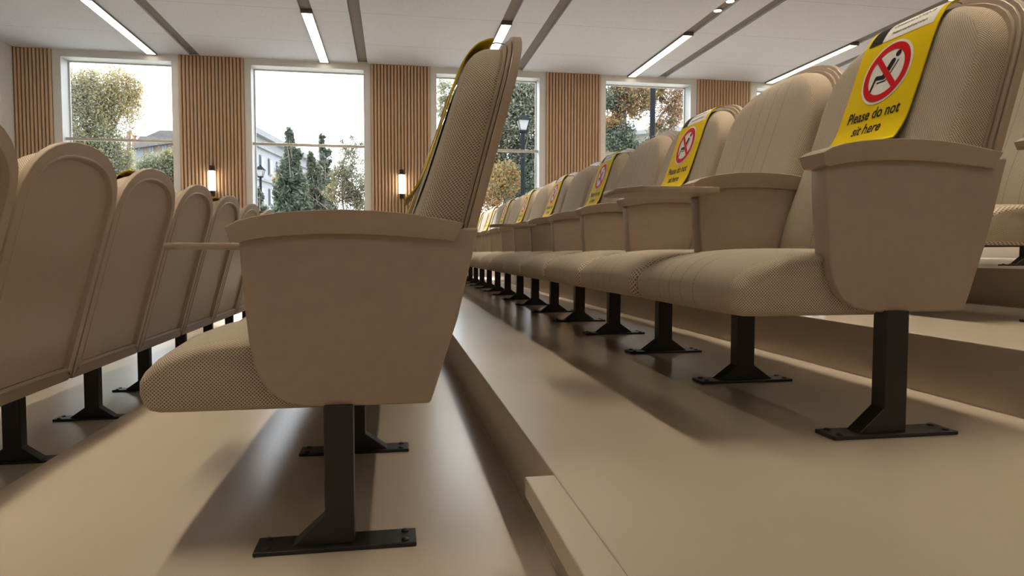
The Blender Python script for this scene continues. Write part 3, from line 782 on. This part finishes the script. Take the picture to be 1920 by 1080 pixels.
tree('leafy_tree', 'large green leafy tree filling the window behind the nearest seat back', 20,
     [(950, 215, 70, 70, 7000, ['green','grey','pale','dark'], 0), (995, 190, 46, 56, 2600, ['grey','pale','green'], 0), (980, 330, 60, 70, 5200, ['green','dark','grey'], 0), (900, 320, 50, 70, 3200, ['green','grey','gold'], 0), (838, 190, 30, 45, 900, ['yg','pale','grey'], 0), (845, 300, 40, 60, 1500, ['yg','green'], 0), (1010, 300, 30, 80, 1500, ['green','grey'], 0)],
     (945, 950, 200, 0.22), [((940, 330), (900, 250), (850, 190), 0.06), ((950, 280), (985, 220), (1010, 170), 0.06)], 0.06)
tree('orange_bush', 'orange and gold bush low in the window behind the nearest seat back', 18, [(945, 335, 34, 38, 1500, ['orange','gold','yg'], 0), (915, 380, 30, 30, 700, ['gold','orange'], 0)], (940, 940, 340, 0.05), size=0.05, group='bushes outside the windows', cat='shrub')
tree('autumn_tree', 'orange and green autumn tree outside the window with the thick lamp post', 20,
     [(1185, 185, 50, 40, 2800, ['orange','green','gold','rust'], 0), (1262, 195, 36, 46, 1500, ['orange','rust','pale'], 0), (1150, 180, 30, 35, 1300, ['green','dark','grey'], 0), (1160, 262, 40, 40, 2600, ['green','dark','grey'], 0), (1150, 228, 26, 22, 700, ['gold','orange'], 0), (1240, 240, 30, 30, 700, ['orange','green'], 0), (1200, 290, 60, 30, 1800, ['dark','green'], 0), (1225, 170, 30, 22, 700, ['gold','green','orange'], 0)],
     (1175, 1180, 190, 0.20), [((1215, 262), (1240, 215), (1275, 178), (1292, 182), 0.05), ((1240, 215), (1262, 195), (1290, 195), 0.03), ((1180, 260), (1160, 215), (1145, 205), 0.05), ((1235, 255), (1255, 225), (1285, 240), 0.025)], 0.055)
# street lamps
M_IRON = new_mat('dark_grey_cast_iron', (0.012, 0.013, 0.015), 0.9, 0.0, 0.1)
M_LGLASS = new_mat('frosted_lantern_glass', (0.24, 0.245, 0.25), 0.4)
def street_lamp(label, px, D, py_head, pole_r, base_r, lw):
    foot = at_y(px, 430, D); ztop = at_y(px, py_head, D).z; foot.z = -0.9; H = ztop+0.9
    r = empty('street_lamp', foot); tag(r, label, 'street lamp', 'street lamps outside the windows')
    lh = lw*1.15; zb = H-lh*1.55
    MB().tube([(0,0,0),(0,0,0.3),(0,0,0.32),(0,0,zb*0.45),(0,0,zb*0.46),(0,0,zb*0.47),(0,0,zb*0.62),(0,0,zb*0.63),(0,0,zb*0.64),(0,0,zb)],
              [base_r*1.5,base_r*1.5,base_r,base_r,base_r*1.25,base_r,base_r*0.9,base_r*1.15,pole_r,pole_r], 12).build('pole', M_IRON, r, smooth=True)
    fr = MB(); a, c = lw*0.28, lw*0.5
    for sx in (-1, 1):
        for sy in (-1, 1): fr.tube([(sx*a, sy*a, zb+0.02), (sx*c, sy*c, zb+lh*0.8)], lw*0.035, 5)
    fr.box(-a*1.15, a*1.15, -a*1.15, a*1.15, zb-0.02, zb+0.025)
    q = c*1.25; z0 = zb+lh*0.8; b0 = len(fr.v)
    fr.v += [(-q,-q,z0),(q,-q,z0),(q,q,z0),(-q,q,z0),(-q*.35,-q*.35,z0+lh*0.38),(q*.35,-q*.35,z0+lh*0.38),(q*.35,q*.35,z0+lh*0.38),(-q*.35,q*.35,z0+lh*0.38)]
    for f_ in ((0,3,2,1),(4,5,6,7),(0,1,5,4),(1,2,6,5),(2,3,7,6),(3,0,4,7)): fr.f.append(tuple(b0+i for i in f_)); fr.m.append(0)
    fr.tube([(0,0,z0+lh*0.38),(0,0,z0+lh*0.5),(0,0,z0+lh*0.62)], [lw*0.10, lw*0.12, lw*0.02], 8)
    lan = fr.build('lantern_frame', M_IRON, r)
    g = MB(); a *= 0.9; c *= 0.9
    g.v += [(-a,-a,zb+0.03),(a,-a,zb+0.03),(a,a,zb+0.03),(-a,a,zb+0.03),(-c,-c,z0-0.005),(c,-c,z0-0.005),(c,c,z0-0.005),(-c,c,z0-0.005)]
    for f_ in ((0,3,2,1),(4,5,6,7),(0,1,5,4),(1,2,6,5),(2,3,7,6),(3,0,4,7)): g.f.append(f_); g.m.append(0)
    g.build('lantern_glass', M_LGLASS, lan)
street_lamp('dark street lamp with a white lantern right of the nearest seat back', 980, 17.5, 207, 0.055, 0.095, 0.30)
street_lamp('thick dark lamp post outside the window with the orange autumn tree', 1221, 15.0, 60, 0.062, 0.105, 0.34)
street_lamp('small distant street lamp at the left of the second window', 490, 34, 306, 0.055, 0.08, 0.36)
# houses
M_BRICK = noisy('pale_brick_render', (0.17, 0.13, 0.10), (0.20, 0.17, 0.145), 3, 0.9, 0.1, 0.01)
M_GREYR = noisy('grey_render', (0.15, 0.155, 0.165), (0.175, 0.18, 0.19), 1, 0.9, 0.05, 0.01)
M_ROOF = noisy('weathered_roof_metal', (0.08, 0.075, 0.072), (0.11, 0.10, 0.095), 2, 0.8, 0.1, 0.01)
M_REDB = new_mat('red_brick_chimney', (0.22, 0.10, 0.07), 0.9)
M_WHITEW = new_mat('white_painted_masonry', (0.20, 0.21, 0.225), 0.8)
M_DARKW = new_mat('dark_window_panes', (0.10, 0.11, 0.13), 0.3)
def quadbox(mb, P, depth, mi=0):
    """four corners of a facade, thickened away from the viewer"""
    b = len(mb.v); P = [Vector(p) for p in P]; mb.v += [tuple(p) for p in P] + [tuple(p+Vector(depth)) for p in P]
    for f_ in ((0,1,2,3),(7,6,5,4),(0,4,5,1),(1,5,6,2),(2,6,7,3),(3,7,4,0)): mb.f.append(tuple(b+i for i in f_)); mb.m.append(mi)
def rel(ps, o): return [Vector(p)-o for p in ps]
D1 = 110.0; o1 = at_y(290, 430, D1); o1.z = -0.9
h = empty('brick_house', o1); tag(h, 'pale brick house with a dark pitched roof beyond the leftmost window', 'building', 'buildings beyond the park')
def W1(px, py, d=D1): return at_y(px, py, d) - o1
mb = MB(); quadbox(mb, [W1(270, 493), W1(345, 493), W1(345, 263), W1(270, 263)], (0, 12, 0)); mb.build('brick_wall', M_BRICK, h)
mb = MB(); quadbox(mb, [W1(246, 493), W1(269.5, 493), W1(269.5, 256), W1(246, 278)], (0, 12, 0)); mb.build('grey_gable_wall', M_GREYR, h)
mb = MB(); quadbox(mb, [W1(256, 263), W1(350, 263), W1(350, 246), W1(300, 244)], (0, 9, 0)); quadbox(mb, [W1(244, 279, D1-1), W1(262, 255, D1-1), W1(350, 259, D1-1), W1(350, 264, D1-1)], (0, 1.5, 0)); mb.build('roof', M_ROOF, h)
for x, w, t in ((240, 5.5, 247), (250, 5.5, 253)):
    mb = MB(); quadbox(mb, [W1(x-w/2, 285, D1+2), W1(x+w/2, 285, D1+2), W1(x+w/2, t, D1+2), W1(x-w/2, t, D1+2)], (0, .6, 0)); quadbox(mb, [W1(x-w/2-.8, t+2, D1+1.8), W1(x+w/2+.8, t+2, D1+1.8), W1(x+w/2+.8, t-.5, D1+1.8), W1(x-w/2-.8, t-.5, D1+1.8)], (0, 1, 0)); mb.build('chimney', M_REDB, h)
for x in (284, 308, 330):
    for y in (279, 310, 341):
        mb = MB(); quadbox(mb, [W1(x-4.5, y+7, D1-.15), W1(x+4.5, y+7, D1-.15), W1(x+4.5, y-7, D1-.15), W1(x-4.5, y-7, D1-.15)], (0, .2, 0)); wn = mb.build('window_frame', M_WHITEW, h)
        mb = MB()
        for s_ in (-1, 1): quadbox(mb, [W1(x+s_*2.1-1.7, y+6, D1-.25), W1(x+s_*2.1+1.7, y+6, D1-.25), W1(x+s_*2.1+1.7, y-6, D1-.25), W1(x+s_*2.1-1.7, y-6, D1-.25)], (0, .15, 0))
        mb.build('pane', M_DARKW, wn)
D0 = 135.0; o0 = at_y(215, 430, D0); o0.z = -0.9
h0_ = empty('white_house', o0); tag(h0_, 'low white house partly hidden by birch twigs in the leftmost window', 'building', 'buildings beyond the park')
mb = MB(); quadbox(mb, [p-o0 for p in (at_y(196, 490, D0), at_y(246, 490, D0), at_y(246, 292, D0), at_y(196, 288, D0))], (0, 10, 0)); mb.build('wall', M_WHITEW, h0_)
mb = MB(); quadbox(mb, [p-o0 for p in (at_y(192, 290, D0-1), at_y(247, 294, D0-1), at_y(244, 282, D0), at_y(200, 278, D0))], (0, 10, 0)); mb.build('roof', M_REDB, h0_)
# long pale classical block seen in steep perspective in the second window
zt = 14.6; oA = at_y(468, 430, 84); oA.z = -0.9
def F(t, z):   # along the facade, t in 0..1
    a = at_y(462, 300, 84); c = at_y(600, 300, 118); p = a.lerp(c, t); return Vector((p.x, p.y, z)) - oA
h = empty('classical_building', oA); tag(h, 'long pale grey classical building at the left of the second window', 'building', 'buildings beyond the park')
mb = MB(); quadbox(mb, [F(0, -0.9), F(1, -0.9), F(1, zt), F(0, zt)], (-8, 9, 0)); mb.build('wall', M_WHITEW, h)
mb = MB(); dv = Vector((0.7, -0.7, 0))
for z0_, z1_, k_ in ((zt-0.2, zt+0.5, 1.0), (zt-1.5, zt-1.2, .5), (zt-5.4, zt-5.1, .4), (2.6, 3.0, .4)): quadbox(mb, [F(0, z0_)+dv*k_, F(1, z0_)+dv*k_, F(1, z1_)+dv*k_, F(0, z1_)+dv*k_], (-1, 1, 0))
mb.build('cornice', M_GREYR, h)
mb = MB(); quadbox(mb, [F(0, zt+.5), F(1, zt+.5), F(.97, zt+2.3)+Vector((-3, 3, 0)), F(.02, zt+2.3)+Vector((-3, 3, 0))], (-5, 5, 0)); mb.build('roof', M_REDB, h)
for i in range(10):
    for j, z_ in enumerate((10.2, 6.4, 3.6)):
        t0 = 0.05+i*0.095
        mb = MB(); quadbox(mb, [F(t0-.013, z_)+dv*.2, F(t0+.022, z_)+dv*.2, F(t0+.022, z_+2.1)+dv*.2, F(t0-.013, z_+2.1)+dv*.2], (-.3, .3, 0)); wn = mb.build('window_frame', M_GREYR, h)
        mb = MB(); quadbox(mb, [F(t0-.008, z_+.15)+dv*.3, F(t0+.017, z_+.15)+dv*.3, F(t0+.017, z_+1.95)+dv*.3, F(t0-.008, z_+1.95)+dv*.3], (-.15, .15, 0)); mb.build('pane', M_DARKW, wn)
D2 = 60.0; o2 = at_y(1230, 430, D2); o2.z = -0.9
h = empty('pale_building', o2); tag(h, 'pale low building glimpsed through the autumn tree', 'building', 'buildings beyond the park')
mb = MB(); quadbox(mb, [p-o2 for p in (at_y(1180, 506, D2), at_y(1330, 506, D2), at_y(1330, 238, D2), at_y(1180, 250, D2))], (0, 10, 0)); mb.build('wall', noisy('cream_render', (0.18,0.165,0.15), (0.20,0.185,0.17), 1, 0.9), h)
mb = MB(); quadbox(mb, [p-o2 for p in (at_y(1176, 253, D2-1), at_y(1334, 241, D2-1), at_y(1334, 233, D2-1), at_y(1176, 246, D2-1))], (0, 11, 0)); mb.build('roof', M_GREYR, h)
